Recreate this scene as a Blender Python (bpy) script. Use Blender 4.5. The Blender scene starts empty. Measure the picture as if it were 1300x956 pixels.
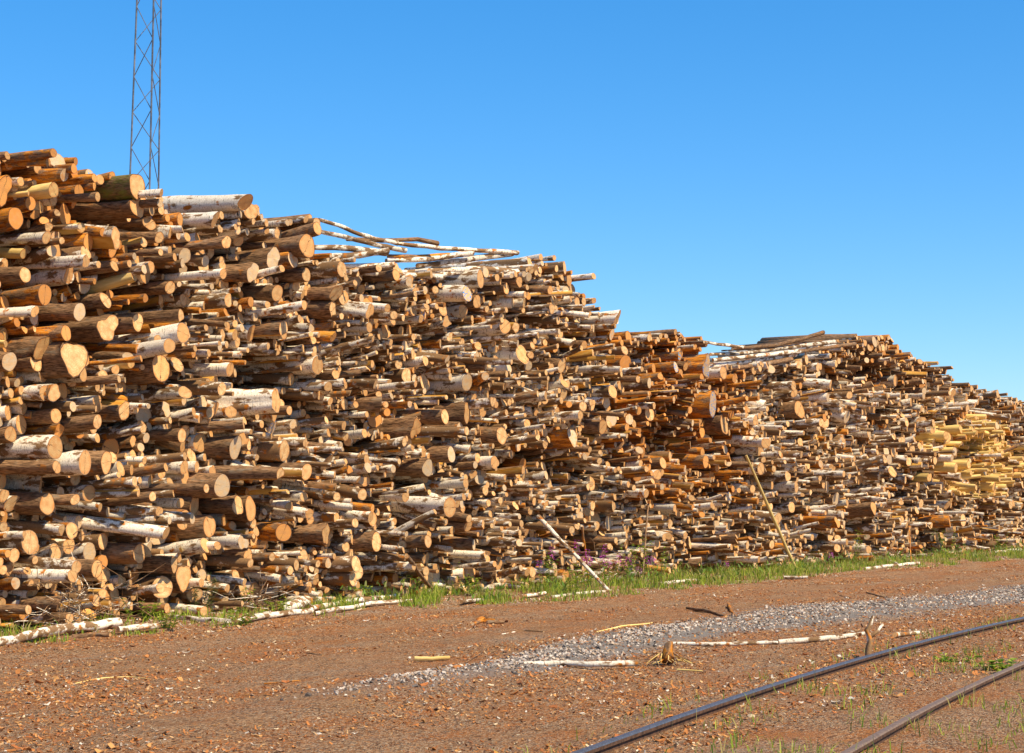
import bpy, math, random
import numpy as np
from mathutils import Vector, Matrix
from mathutils.bvhtree import BVHTree
R = random.Random(7)
rng = np.random.default_rng(7)
sc = bpy.context.scene
col = sc.collection

# ------------------------------------------------------------------ camera
F, HOR, CY, CAMH = 2200.0, 632.0, 433.0, 1.7
PITCH = math.atan((HOR - CY) / F)
cam = bpy.data.cameras.new('camera'); camo = bpy.data.objects.new('camera', cam); col.objects.link(camo)
cam.sensor_width = 36.0; cam.lens = 36.0 * F / 1300.0
cam.shift_y = -(478.0 - CY) / 1300.0
cam.clip_start = 0.1; cam.clip_end = 6000
camo.location = (0, 0, CAMH); camo.rotation_euler = (math.pi / 2 + PITCH, 0, 0)
sc.camera = camo
EYE = Vector((0, 0, CAMH))
FW = Vector((0, math.cos(PITCH), math.sin(PITCH))); UP = Vector((0, -math.sin(PITCH), math.cos(PITCH))); RT = Vector((1, 0, 0))
def ray(px, py): return (FW * F + RT * (px - 650) + UP * (CY - py)).normalized()
def at(px, py, z=0.0):
    d = ray(px, py); return EYE + d * ((z - CAMH) / d.z)
def proj(p):
    v = p - EYE; w = v.dot(FW); return 650 + F * v.dot(RT) / w, CY - F * v.dot(UP) / w
def depth(p): return (p - EYE).dot(FW)

# pile frame: s runs along the pile front (away to the right), n points out of it towards the track
P0 = at(0, 798); P1 = at(1300, 696)
DS = (P1 - P0); DS.z = 0; DS.normalize(); NN = Vector((DS.y, -DS.x, 0)); ZZ = Vector((0, 0, 1))
P0 = Vector((P0.x, P0.y, 0))
def W(s, n, z): return P0 + DS * s + NN * n + ZZ * z
def SN(p): q = p - P0; return q.dot(DS), q.dot(NN)
def onwall(px, py, n=0.0):
    d = ray(px, py); t = (n - (EYE - P0).dot(NN)) / d.dot(NN); p = EYE + d * t
    return p
S_END = SN(P1)[0]

# ------------------------------------------------------------------ materials
class NT:
    def __init__(s, name, rough=0.8, spec=0.3):
        s.m = bpy.data.materials.new(name); s.m.use_nodes = True; s.t = s.m.node_tree; s.n = s.t.nodes; s.l = s.t.links
        s.b = s.n['Principled BSDF']; s.b.inputs['Roughness'].default_value = rough; s.b.inputs['Specular IOR Level'].default_value = spec
    def new(s, ty, **k):
        x = s.n.new(ty)
        for a, b in k.items(): setattr(x, a, b)
        return x
    def put(s, inp, v):
        if hasattr(v, 'is_output') or isinstance(v, bpy.types.NodeSocket): s.l.new(v, inp)
        elif isinstance(v, (tuple, list)) and len(v) == 3 and inp.type == 'RGBA': inp.default_value = (*v, 1)
        else: inp.default_value = v
    def attr(s, name, out='Vector'): return s.new('ShaderNodeAttribute', attribute_name=name).outputs[out]
    def math(s, op, a, b=0.0, c=0.0, clamp=False):
        x = s.new('ShaderNodeMath', operation=op, use_clamp=clamp); s.put(x.inputs[0], a); s.put(x.inputs[1], b); s.put(x.inputs[2], c); return x.outputs[0]
    def vm(s, op, a, b):
        x = s.new('ShaderNodeVectorMath', operation=op); s.put(x.inputs[0], a); s.put(x.inputs[1], b); return x.outputs[0]
    def sep(s, v): x = s.new('ShaderNodeSeparateXYZ'); s.put(x.inputs[0], v); return x.outputs
    def noise(s, vec, scale, detail=3, rough=0.55, w=None, dist=0.0):
        x = s.new('ShaderNodeTexNoise'); 
        if w is not None: x.noise_dimensions = '4D'; s.put(x.inputs['W'], w)
        s.put(x.inputs['Vector'], vec); x.inputs['Scale'].default_value = scale; x.inputs['Detail'].default_value = detail; x.inputs['Roughness'].default_value = rough; x.inputs['Distortion'].default_value = dist
        return x.outputs['Fac']
    def ramp(s, v, a, b):
        x = s.new('ShaderNodeMapRange'); s.put(x.inputs[0], v); x.inputs[1].default_value = a; x.inputs[2].default_value = b; return x.outputs[0]
    def mix(s, f, a, b):
        x = s.new('ShaderNodeMix', data_type='RGBA'); s.put(x.inputs[0], f); s.put(x.inputs[6], a); s.put(x.inputs[7], b); return x.outputs[2]
    def bump(s, h, strength, dist):
        x = s.new('ShaderNodeBump'); x.inputs['Strength'].default_value = strength; x.inputs['Distance'].default_value = dist; s.put(x.inputs['Height'], h)
        s.l.new(x.outputs[0], s.b.inputs['Normal'])
    def out(s, c): s.put(s.b.inputs['Base Color'], c); return s.m

def bark_material():
    t = NT('bark', 0.85, 0.2)
    lc = t.attr('lc'); spec = t.sep(t.attr('spec')); rn = t.sep(t.attr('rnds')); peel = t.attr('peel', 'Fac')
    w = t.math('MULTIPLY', rn[0], 90.0)
    # birch: papery white with dark bands, grey patches and rusty tears
    patch = t.noise(t.vm('MULTIPLY', lc, (9, 9, 4)), 1.0, 4, 0.6, w)
    bands = t.noise(t.vm('MULTIPLY', lc, (7, 7, 75)), 1.0, 3, 0.6, w)
    fine = t.noise(lc, 60, 3, 0.6, w)
    white = t.mix(t.ramp(fine, 0.3, 0.7), (0.60, 0.49, 0.36), (0.93, 0.86, 0.75))
    b1 = t.mix(t.ramp(t.math('ADD', bands, t.math('MULTIPLY', patch, 0.35)), 0.79, 0.85), white, (0.06, 0.045, 0.035))
    thr = t.math('SUBTRACT', patch, t.math('MULTIPLY', rn[1], 0.19))
    b2 = t.mix(t.ramp(thr, 0.38, 0.44), t.mix(fine, (0.08, 0.045, 0.022), (0.34, 0.21, 0.12)), b1)
    rust = t.noise(t.vm('MULTIPLY', lc, (6, 6, 5)), 1.0, 3, 0.6, t.math('ADD', w, 20.0))
    birch = t.mix(t.ramp(rust, 0.60, 0.66), b2, (0.42, 0.17, 0.06))
    # dark furrowed bark
    fur = t.noise(t.vm('MULTIPLY', lc, (55, 55, 9)), 1.0, 4, 0.65, w)
    dark = t.mix(t.ramp(fur, 0.35, 0.68), (0.05, 0.027, 0.015), (0.42, 0.255, 0.15))
    dark = t.mix(t.ramp(patch, 0.55, 0.72), dark, (0.24, 0.19, 0.14))
    dark = t.mix(t.ramp(rust, 0.62, 0.68), dark, (0.38, 0.17, 0.07))
    # orange, rubbed-off alder bark
    streak = t.noise(t.vm('MULTIPLY', lc, (25, 25, 3)), 1.0, 4, 0.6, w)
    orange = t.mix(t.ramp(streak, 0.38, 0.6), (0.18, 0.055, 0.018), (0.68, 0.29, 0.09))
    orange = t.mix(t.ramp(patch, 0.50, 0.56), orange, t.mix(t.ramp(fur, .35, .65), (0.09, 0.05, 0.03), (0.34, 0.21, 0.13)))
    orange = t.mix(t.math('MULTIPLY', t.ramp(fine, .5, .75), .6), orange, (.62, .40, .22))
    # peeled wood
    yel = t.mix(t.ramp(streak, 0.3, 0.7), (0.64, 0.44, 0.18), (0.90, 0.70, 0.34))
    dark = t.mix(t.math('LESS_THAN', spec[0], -.5), dark, t.mix(t.ramp(patch, .38, .62), dark, (0.20, 0.21, 0.05)))
    c = t.mix(t.math('MAXIMUM', spec[0], 0.0), dark, birch); c = t.mix(spec[1], c, orange); c = t.mix(spec[2], c, yel)
    wood = t.mix(t.ramp(streak, 0.3, 0.7), (0.50, 0.22, 0.06), (0.80, 0.52, 0.20))
    c = t.mix(peel, c, wood)
    hs = t.new('ShaderNodeHueSaturation'); t.put(hs.inputs['Color'], c); t.put(hs.inputs['Value'], t.math('ADD', t.math('MULTIPLY', rn[2], 0.45), 0.75)); hs.inputs['Saturation'].default_value = 1.12
    rough_h = t.math('ADD', t.math('MULTIPLY', fur, t.math('SUBTRACT', 1.15, t.math('MAXIMUM', spec[0], spec[2]))), t.math('MULTIPLY', fine, 0.3))
    t.bump(rough_h, 0.9, 0.012)
    return t.out(hs.outputs[0])

def end_material():
    t = NT('cut_wood', 0.75, 0.25)
    lc = t.attr('lc'); rn = t.sep(t.attr('rnds')); rad = t.attr('rad', 'Fac'); spec = t.sep(t.attr('spec')); paint = t.attr('peel', 'Fac')
    w = t.math('MULTIPLY', rn[0], 90.0)
    nz = t.noise(lc, 14, 3, 0.6, w); fine = t.noise(lc, 90, 3, 0.6, w)
    r2 = t.math('ADD', rad, t.math('MULTIPLY', t.math('SUBTRACT', nz, 0.5), 0.35))
    ring = t.math('SINE', t.math('MULTIPLY', r2, 48.0))
    base = t.mix(rn[1], (0.68, 0.385, 0.145), (0.86, 0.60, 0.30))
    warm = t.mix(rn[2], (0.60, 0.22, 0.035), (0.78, 0.37, 0.10))
    c = t.mix(spec[1], base, warm); c = t.mix(spec[2], c, (0.80, 0.52, 0.20))
    c = t.mix(t.math('MULTIPLY', t.ramp(ring, -0.2, 1.0), 0.38), c, (0.40, 0.18, 0.06))
    c = t.mix(t.math('MULTIPLY', t.ramp(nz, 0.42, 0.66), 0.75), c, (0.62, 0.28, 0.09))
    c = t.mix(t.math('MULTIPLY', t.ramp(fine, 0.48, 0.7), 0.5), c, (0.35, 0.18, 0.08))
    # heart and the darker sap ring
    c = t.mix(t.math('MULTIPLY', t.math('SUBTRACT', 1.0, t.ramp(r2, 0.05, 0.4)), 0.5), c, (0.48, 0.22, 0.08))
    c = t.mix(t.math('MULTIPLY', t.ramp(r2, 0.70, 0.98), 0.75), c, (0.60, 0.22, 0.05))
    # drying cracks
    xyz = t.sep(lc); ang = t.math('ARCTAN2', xyz[1], xyz[0])
    crack = t.math('ABSOLUTE', t.math('SINE', t.math('ADD', t.math('MULTIPLY', ang, 1.0), t.math('ADD', w, t.math('MULTIPLY', nz, 1.2)))))
    cr = t.math('MULTIPLY', t.math('LESS_THAN', crack, 0.055), t.math('GREATER_THAN', rn[2], 0.3))
    c = t.mix(t.math('MULTIPLY', cr, t.ramp(nz, 0.35, 0.5)), c, (0.10, 0.045, 0.02))
    # weathered grey ends
    c = t.mix(t.math('MULTIPLY', t.math('GREATER_THAN', rn[0], 0.86), t.ramp(nz, 0.3, 0.6)), c, (0.56, 0.42, 0.27))
    c = t.mix(t.ramp(rad, 0.925, 0.955), c, t.mix(spec[0], (0.10, 0.05, 0.025), (0.40, 0.24, 0.13)))
    c = t.mix(t.math('MULTIPLY', t.ramp(t.noise(lc, 22, 2, 0.5, w), 0.56, 0.59), paint), c, t.mix(t.math('GREATER_THAN', rn[1], 0.5), (0.03, 0.22, 0.55), (0.12, 0.40, 0.66)))
    t.bump(t.math('ADD', ring, t.math('MULTIPLY', fine, 4.0)), 0.35, 0.002)
    saw = t.noise(t.vm('MULTIPLY', lc, (14, 160, 1)), 1.0, 2, .6, w); c = t.mix(t.math('MULTIPLY', t.ramp(saw, .5, .7), .35), c, (.36, .19, .08))
    h2 = t.new('ShaderNodeHueSaturation'); h2.inputs['Saturation'].default_value = 1.0; t.put(h2.inputs['Color'], c); t.put(h2.inputs['Value'], t.math('ADD', .74, t.math('MULTIPLY', t.math('FRACT', t.math('MULTIPLY', rn[0], 37.0)), .42)))
    return t.out(h2.outputs[0])
M_BARK, M_END = bark_material(), end_material()

def plain(name, c1, c2, scale=8, rough=0.8, metal=0.0, spec=0.3, bump=0.0):
    t = NT(name, rough, spec); co = t.new('ShaderNodeTexCoord').outputs['Object']
    n = t.noise(co, scale, 4, 0.6); t.b.inputs['Metallic'].default_value = metal
    if bump: t.bump(n, bump, 0.01)
    return t.out(t.mix(t.ramp(n, 0.35, 0.65), c1, c2))
def tinted(name, rough=0.8, spec=0.2, trans=0.0):
    t = NT(name, rough, spec); c = t.attr('tint', 'Color')
    co = t.new('ShaderNodeTexCoord').outputs['Object']
    n = t.noise(co, 30, 3, 0.6)
    hs = t.new('ShaderNodeHueSaturation'); t.put(hs.inputs['Color'], c); t.put(hs.inputs['Value'], t.math('ADD', t.math('MULTIPLY', n, 0.6), 0.7))
    t.put(t.b.inputs['Base Color'], hs.outputs[0])
    if trans:
        tr = t.new('ShaderNodeBsdfTranslucent'); t.put(tr.inputs[0], hs.outputs[0]); mx = t.new('ShaderNodeMixShader'); mx.inputs[0].default_value = trans
        t.l.new(t.b.outputs[0], mx.inputs[1]); t.l.new(tr.outputs[0], mx.inputs[2]); t.l.new(mx.outputs[0], t.n['Material Output'].inputs[0])
    return t.m
M_TINT = tinted('dry_litter'); M_LEAF = tinted('green_leaf', 0.6, 0.25, 0.35)
M_STONE = tinted('crushed_stone', 0.95, 0.05)
M_STEEL_TOP = plain('polished_rail_steel', (0.24, 0.22, 0.22), (0.12, 0.10, 0.09), 40, 0.42, 0.7)
M_STEEL = plain('rusty_rail_steel', (0.045, 0.025, 0.016), (0.14, 0.07, 0.04), 25, 0.85, 0.0, 0.3, 0.3)
M_MAST = plain('galvanised_steel', (0.07, 0.08, 0.10), (0.20, 0.21, 0.24), 3, 0.5, 0.3)

# ------------------------------------------------------------------ mesh building
def mesh_from(name, verts, faces, mats, mat_idx=None, smooth=None, attrs=None):
    me = bpy.data.meshes.new(name); me.from_pydata([tuple(v) for v in verts], [], faces)
    for m in mats: me.materials.append(m)
    if mat_idx is not None: me.polygons.foreach_set('material_index', np.asarray(mat_idx, dtype=np.int32))
    if smooth is not None: me.polygons.foreach_set('use_smooth', np.asarray(smooth, dtype=bool))
    for k, (ty, arr) in (attrs or {}).items():
        a = me.attributes.new(k, ty, 'POINT')
        arr = np.asarray(arr, dtype=np.float32)
        if ty == 'FLOAT': a.data.foreach_set('value', arr.ravel())
        elif ty == 'FLOAT_VECTOR': a.data.foreach_set('vector', arr.ravel())
        else: a.data.foreach_set('color', arr.ravel())
    me.update(); return me
def tag(o, label=None, cat=None, group=None, kind=None):
    if label: o['label'] = label
    if cat: o['category'] = cat
    if group: o['group'] = group
    if kind: o['kind'] = kind
    return o
def link(name, me, parent=None, loc=None):
    o = bpy.data.objects.new(name, me); col.objects.link(o)
    if loc is not None: o.location = loc
    if parent: o.parent = parent
    return o
def empty(name, loc=(0, 0, 0)):
    o = bpy.data.objects.new(name, None); o.empty_display_size = 0.2; o.location = loc; col.objects.link(o); return o

class Buf:
    def __init__(s): s.v = []; s.f = []; s.lc = []; s.spec = []; s.rnds = []; s.rad = []; s.peel = []; s.n = 0; s.mi = []; s.sm = []
    def add(s, v, f, lc, spec, rnds, rad, peel, mi, smooth):
        s.v.append(v); n = len(v); k = s.n
        s.f.extend([tuple(i + k for i in q) for q in f]); s.n += n
        s.lc.append(lc); s.spec.append(np.tile(spec, (n, 1))); s.rnds.append(np.tile(rnds, (n, 1))); s.rad.append(rad); s.peel.append(peel)
        s.mi += [mi] * len(f); s.sm += [smooth] * len(f)
    def mesh(s, name, mats, origin=None):
        v = np.concatenate(s.v)
        if origin is not None: v = v - np.array(origin)
        return mesh_from(name, v.tolist(), s.f, mats, s.mi, s.sm, dict(lc=('FLOAT_VECTOR', np.concatenate(s.lc)), spec=('FLOAT_VECTOR', np.concatenate(s.spec)),
            rnds=('FLOAT_VECTOR', np.concatenate(s.rnds)), rad=('FLOAT', np.concatenate(s.rad)), peel=('FLOAT', np.concatenate(s.peel))))

SPECV = {'birch': (1, 0, 0), 'dark': (0, 0, 0), 'orange': (0, 1, 0), 'yellow': (0, 0, 1), 'mossy': (-1, 0, 0)}
class Log: pass
def basis(a):
    a = a.normalized(); u = a.cross(ZZ)
    if u.length < 1e-3: u = a.cross(Vector((1, 0, 0)))
    u.normalize(); return u, a.cross(u).normalized() * -1, a
def path_log(buf_bark, buf_end, pts, rads, sp, seed, sides=14, irregular=0.06, tilt=(0, 0), ends=(True, True), chord=None, paint=0.0, back=None, rough=0.03, whiteness=None):
    """a round of wood swept along pts (front first); its sawn faces go to buf_end"""
    q = random.Random(seed); P = [np.array(p) for p in pts]; n = len(P)
    th = np.linspace(0, 2 * math.pi, sides, endpoint=False)
    a2, p2, a3, p3, a5, p5 = q.uniform(0, irregular * 1.4), q.uniform(0, 6.3), q.uniform(0, irregular), q.uniform(0, 6.3), q.uniform(0, irregular * .6), q.uniform(0, 6.3)
    prof = 1 + a2 * np.cos(2 * th + p2) + a3 * np.cos(3 * th + p3) + a5 * np.cos(5 * th + p5)
    pe = np.zeros(sides)
    if chord is not None:
        c0, half = chord; dth = (th - c0 + math.pi) % (2 * math.pi) - math.pi; m = np.abs(dth) < half
        lim = math.cos(half) / np.maximum(np.cos(dth), 0.2); prof = np.where(m, np.minimum(prof, lim), prof); pe = m.astype(float)
    ax0 = P[0] - P[1]; u, v, a = basis(Vector(ax0)); u = np.array(u); v = np.array(v); a = np.array(a)
    rings = []; lcs = []; zacc = 0
    for i in range(n):
        if i: zacc += np.linalg.norm(P[i] - P[i - 1])
        r = rads[i] * prof * (1 + rough * rng.standard_normal(sides)) if 0 < i < n - 1 else rads[i] * prof
        off = np.zeros(sides)
        if i == 0: off = rads[0] * (tilt[0] * np.cos(th) + tilt[1] * np.sin(th))
        rings.append(P[i] + np.outer(np.cos(th) * r, u) + np.outer(np.sin(th) * r, v) + np.outer(off, a))
        lcs.append(np.stack([np.cos(th) * r, np.sin(th) * r, np.full(sides, zacc)], 1))
    faces = []
    for i in range(n - 1):
        for k in range(sides):
            k2 = (k + 1) % sides; faces.append((i * sides + k, (i + 1) * sides + k, (i + 1) * sides + k2, i * sides + k2))
    rn = (q.random(), q.random() if whiteness is None else whiteness, q.random()); sv = SPECV[sp]
    V = np.concatenate(rings); LCB = np.concatenate(lcs); RB = np.ones(len(V)); PB = np.tile(pe, n); nside = len(faces)
    if back is None and ends[1]:      # far end welded to the body
        b0 = (n - 1) * sides; ring = rings[-1]; c = ring.mean(0)
        V = np.concatenate([V, c[None]]); LCB = np.concatenate([LCB, lcs[-1][:1] * 0]); RB = np.append(RB, 0.0); PB = np.append(PB, 0.0)
        faces = faces + [(b0 + k, len(V) - 1, b0 + (k + 1) % sides) for k in range(sides)]
    m0, s0 = len(buf_bark.mi), None
    buf_bark.add(V, faces, LCB, sv, rn, RB, PB, 0, True)
    for i in range(m0 + nside, len(buf_bark.mi)): buf_bark.mi[i] = 1; buf_bark.sm[i] = False
    mi = 1 if buf_bark is buf_end else 0
    for e, on, tgt in ((0, ends[0], buf_end), (n - 1, ends[1] and back is not None, back)):
        if not on: continue
        ring = rings[e]; lc = lcs[e]; c = ring.mean(0); inner = c + (ring - c) * 0.5
        VV = np.concatenate([ring, inner, c[None]]); LL = np.concatenate([lc, lc * 0.5, lc[:1] * 0]); RR = np.concatenate([np.ones(sides), np.full(sides, .5), [0]])
        ff = []
        for k in range(sides):
            k2 = (k + 1) % sides
            if e == 0: ff += [(k, k2, sides + k2, sides + k), (sides + k, sides + k2, 2 * sides)]
            else: ff += [(k, sides + k, sides + k2, k2), (sides + k, 2 * sides, sides + k2)]
        tgt.add(VV, ff, LL, sv, rn, RR, np.full(len(VV), paint), mi, False)

# ------------------------------------------------------------------ sky and sun
SUN_EL = math.radians(50)
naz = math.atan2(NN.y, NN.x); SUN_AZ = naz - math.radians(5)       # sun stands behind the camera's right shoulder
sdir = Vector((math.cos(SUN_AZ) * math.cos(SUN_EL), math.sin(SUN_AZ) * math.cos(SUN_EL), math.sin(SUN_EL)))
sl = bpy.data.lights.new('sun', 'SUN'); sl.energy = 5.0; sl.angle = math.radians(0.5); sl.color = (1.0, 0.86, 0.60)
so = bpy.data.objects.new('sun', sl); col.objects.link(so); so.rotation_euler = (-sdir).to_track_quat('-Z', 'Y').to_euler(); so.location = (10, -10, 30)
wd = bpy.data.worlds.new('World'); sc.world = wd; wd.use_nodes = True; wt = wd.node_tree
bg = wt.nodes['Background']; bg.inputs['Strength'].default_value = 0.12
sky = wt.nodes.new('ShaderNodeTexSky'); sky.sky_type = 'NISHITA'; sky.sun_disc = False
sky.sun_elevation = SUN_EL; sky.sun_rotation = math.pi / 2 - SUN_AZ
sky.altitude = 300; sky.air_density = 1.0; sky.dust_density = 0.3; sky.ozone_density = 3.0
hsv = wt.nodes.new('ShaderNodeHueSaturation'); hsv.inputs['Saturation'].default_value = 1.36; hsv.inputs['Value'].default_value = 1.0; hsv.inputs['Hue'].default_value = 0.5
gm_ = wt.nodes.new('ShaderNodeGamma'); gm_.inputs[1].default_value = 0.75; mu_ = wt.nodes.new('ShaderNodeMix'); mu_.data_type = 'RGBA'; mu_.blend_type = 'MULTIPLY'; mu_.inputs[0].default_value = 1.0; mu_.inputs[7].default_value = (1.16, 1.37, 1.62, 1)
wt.links.new(sky.outputs[0], gm_.inputs[0]); wt.links.new(gm_.outputs[0], mu_.inputs[6]); wt.links.new(mu_.outputs[2], hsv.inputs['Color']); wt.links.new(hsv.outputs[0], bg.inputs['Color'])
vs = sc.view_settings; vs.view_transform = 'Standard'; vs.look = 'None'; vs.exposure = 0.52; vs.gamma = 1.0; vs.use_curve_mapping = False

# ------------------------------------------------------------------ packing the pile
PROFILE = [(-260, 60), (-60, 190), (0, 203), (60, 204), (75, 220), (118, 236), (170, 252), (203, 252), (210, 282), (258, 280), (272, 262), (308, 262), (318, 280), (345, 284), (350, 290),
           (372, 284), (404, 284), (410, 336), (500, 346), (560, 352), (640, 350), (658, 330), (692, 332), (700, 342), (738, 345), (742, 366), (758, 402), (766, 422), (800, 430), (880, 425),
           (900, 470), (960, 466), (1030, 452), (1060, 433), (1108, 430), (1130, 447), (1188, 472), (1200, 492), (1245, 500), (1262, 508), (1300, 517), (1380, 535), (1500, 560)]
ps, pz = [], []
for x, y in PROFILE:
    p = onwall(x + 8, y, 0.0); ps.append(SN(p)[0]); pz.append(p.z)
S0, S1 = -4.0, S_END + 16.0
RES = 0.01; NX = int((S1 - S0) / RES); xs = S0 + np.arange(NX) * RES
TOP = np.interp(xs, ps, pz); H = np.full(NX, 0.0) + 0.02 * rng.random(NX)
def cell(s, z, salt=0):
    row = math.floor(z / 0.62 + 0.35 * math.sin(s * 0.9 + salt)); cx = math.floor(s / 1.15 + 0.5 * math.sin(row * 2.3 + salt) + (row % 2) * 0.5)
    return random.Random(hash((row * 7919 + cx * 104729 + salt * 31) % 1000003))
def style(s, z):
    p = W(s, 0, z); px, py = proj(p); c = cell(s, z); q = Log()
    q.off = c.uniform(-0.42, 0.42); q.off -= 0.55 if c.random() < .13 else 0; q.yaw = c.gauss(0, 4.5); q.pitch = c.gauss(0, 2.6); q.px = px; q.py = py
    u = c.random()
    if px < 150 and py < 470: q.mix = (.22, .20, .50, .08)
    elif px < 250 and py < 330: q.mix = (.3, .45, .25, 0)
    elif 775 < px < 935 and py < 640: q.mix = (.22, .20, .58, 0)
    elif ((px - 1228) / 62) ** 2 + ((py - 580) / 52) ** 2 < 1: q.mix = (.12, .06, .04, .78)
    elif 1060 < px < 1200 and py < 500: q.mix = (.25, .6, .15, 0)
    elif u < 0.45: q.mix = (.88, .08, .04, 0)
    elif u < 0.8: q.mix = (.80, .12, .08, 0)
    else: q.mix = (.62, .22, .16, 0)
    if 450 < px < 700 and py > 640: q.mix = (.75, .2, .05, 0)
    base = 0.0525 if px > 400 else 0.0525 + 0.013 * min(1, (400 - px) / 300)
    q.scale = base * c.uniform(0.85, 1.3)
    if px < 420 and 560 < py < 720: q.scale *= 1.15
    return q
circles = []
def insert(s, r):
    i = int((s - S0) / RES); k = int(r / RES); w = int(0.22 / RES)
    best = None
    off = np.arange(-k, k + 1) * RES; arc = np.sqrt(np.maximum(r * r - off * off, 0))
    for j in range(max(k, i - w), min(NX - k - 1, i + w), 2):
        zc = float(np.max(H[j - k:j + k + 1] + arc))
        if best is None or zc < best[0]: best = (zc, j)
    if best is None: H[max(0, i - 3):i + 3] += 0.3; return None
    zc, j = best
    if zc > TOP[j] + .12 or zc > TOP[min(NX - 1, max(0, i))] + .3: H[max(0, i - 4):i + 5] += 0.3; return None
    H[j - k:j + k + 1] = np.maximum(H[j - k:j + k + 1], zc + arc)
    return xs[j], zc, r
while True:
    fill = np.where(TOP > 0.1, H / TOP, 9); room = TOP - H
    cand = rng.integers(0, NX, 40); cand = cand[room[cand] > 0.07]
    if len(cand) == 0:
        idx = np.where(room > 0.10)[0]
        if len(idx) < NX * 0.01: break
        cand = idx[rng.integers(0, len(idx), 4)]
    i = cand[np.argmin(H[cand])]
    st = style(xs[i], H[i]); r = st.scale * math.exp(R.gauss(0, 0.33))
    if R.random() < 0.018: r = R.uniform(0.11, 0.17)
    if st.px > 1000: r *= 1.12
    r = min(max(r, 0.035), 0.21)
    if room[i] < r * 1.2: r = max(0.035, room[i] / 1.6)
    res = insert(xs[i], r)
    if res: circles.append(res)

# large logs that the photograph shows plainly: (x, y of the sawn face, half its height in px, bark, yaw, how far it sticks out, irregularity)
HEROES = [
 (174,236,17,'mossy',4,.55,.10),(176,262,15,'dark',0,.50,.22),(20,277,15,'orange',6,.3,.08),(57,374,14,'orange',8,.35,.05),(311,257,11,'birch',2,.55,.04),(273,279,11,'birch',-2,.45,.05),
 (32,349,11,'dark',0,.3,.05),(134,381,11,'dark',5,.3,.05),(94,214,7,'orange',4,.5,.05),(120,226,6,'orange',0,.6,.05),(205,245,5.5,'birch',0,.9,.05),(61,206,6,'orange',-2,.6,.05),(68,194,6,'orange',0,.75,.05),
 (82,222,9,'orange',0,.4,.05),(203,258,6,'dark',0,.8,.08),(321,346,14,'dark',-5,.3,.18),(290,381,9,'birch',0,.35,.05),(216,365,9,'dark',5,.3,.05),(101,396,13,'dark',-2,.5,.06),(56,442,17,'dark',-8,.3,.12),
 (94,454,24,'dark',2,.55,.16),(12,459,13,'dark',8,.3,.08),(46,460,12,'dark',0,.25,.1),(84,423,11,'orange',-5,.5,.06),(57,499,10,'birch',12,.4,.05),(69,499,12,'birch',-4,.45,.1),(71,528,10,'dark',4,.35,.05),
 (70,568,16,'birch',-4,.45,.06),(108,587,17,'birch',-4,.6,.03),(72,593,9,'dark',0,.6,.05),(135,587,16,'dark',-10,.35,.06),(231,553,10,'dark',-6,.3,.05),(299,568,16,'dark',-12,.4,.08),(175,409,12,'dark',-5,.3,.08),
 (137,416,18,'dark',-3,.4,.2),(230,402,10,'dark',2,.6,.06),(292,469,9,'birch',-4,.35,.05),(282,617,16,'dark',6,.6,.04),(247,641,15,'dark',-6,.1,.05),(233,660,14,'dark',-6,.15,.05),(266,668,16,'dark',-8,.35,.05),
 (302,642,14,'dark',4,.3,.12),(318,646,17,'dark',-5,.2,.1),(360,676,12.5,'orange',30,.45,.03),(221,716,11,'dark',-5,.4,.1),(177,703,14,'dark',-3,.4,.05),(315,706,10,'dark',4,.4,.08),
 (361,572,15,'birch',-8,.35,.05),(390,312,16,'dark',2,.5,.06),(403,290,10,'dark',4,.5,.06),(434,342,12,'birch',-2,.5,.08),(372,330,11,'orange',-8,.3,.08),(347,328,13,'dark',-3,.35,.18),(427,372,13,'dark',-8,.45,.08),
 (423,393,14,'dark',-4,.35,.18),(360,418,12,'dark',-2,.5,.04),(593,373,12,'birch',-3,.35,.12),(610,354,14,'birch',-10,.35,.1),(389,349,10,'dark',-4,.3,.05),(352,372,11,'dark',2,.3,.06),(484,513,11,'dark',-2,.5,.14),
 (565,529,11,'dark',-5,.3,.05),(584,546,12,'dark',-4,.3,.08),(593,524,15,'dark',-6,.35,.1),(528,544,14,'dark',-4,.35,.2),(543,594,13,'dark',3,.35,.1),(573,577,12,'dark',-5,.35,.08),(414,678,16,'dark',-6,.3,.22),
 (478,688,14,'dark',-8,.45,.06),(663,450,14,'birch',-6,.5,.06),(794,460,11,'orange',-8,.5,.06),(897,465,14,'orange',-5,.4,.2),(637,553,13,'dark',-8,.4,.05),(727,555,13,'orange',-3,.5,.18),(905,513,16,'orange',-5,.5,.12),
 (765,542,11,'dark',-8,.4,.05),(920,538,15,'dark',-3,.4,.08),(896,586,9,'orange',6,.6,.05),(779,643,9,'birch',-6,.4,.15),(925,632,8,'dark',3,.4,.06),(1015,520,12,'dark',0,.35,.1),(966,595,8.5,'birch',6,.6,.04),
 (1134,572,9,'dark',0,.3,.06),(1201,553,6,'yellow',-4,.5,.05),(1212,573,6,'yellow',2,.5,.05),(1230,590,6,'yellow',0,.5,.05),(858,466,8,'orange',-6,.4,.05),(863,452,7,'orange',-6,.4,.05),
 (262,620,6.5,'dark',-2,1.2,.04),(356,602,9,'dark',-1,1.25,.08),(318,715,6,'birch',0,.6,.05),(97,720,9,'birch',0,.8,.04),(75,766,10,'dark',4,.7,.06),(92,731,9,'birch',0,.8,.04),(36,774,7,'dark',3,.7,.06),(88,785,8,'birch',2,.8,.05),
 (448,735,10,'birch',2,.6,.05),(452,716,12,'birch',0,.7,.05),(212,772,7,'dark',2,.6,.1),(123,722,12,'dark',0,.5,.05),(60,640,15,'dark',8,.35,.05),(1220,545,6,'yellow',0,.45,.05),(1180,606,6,'yellow',2,.5,.05),(1262,618,6,'yellow',0,.5,.05)]
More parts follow.
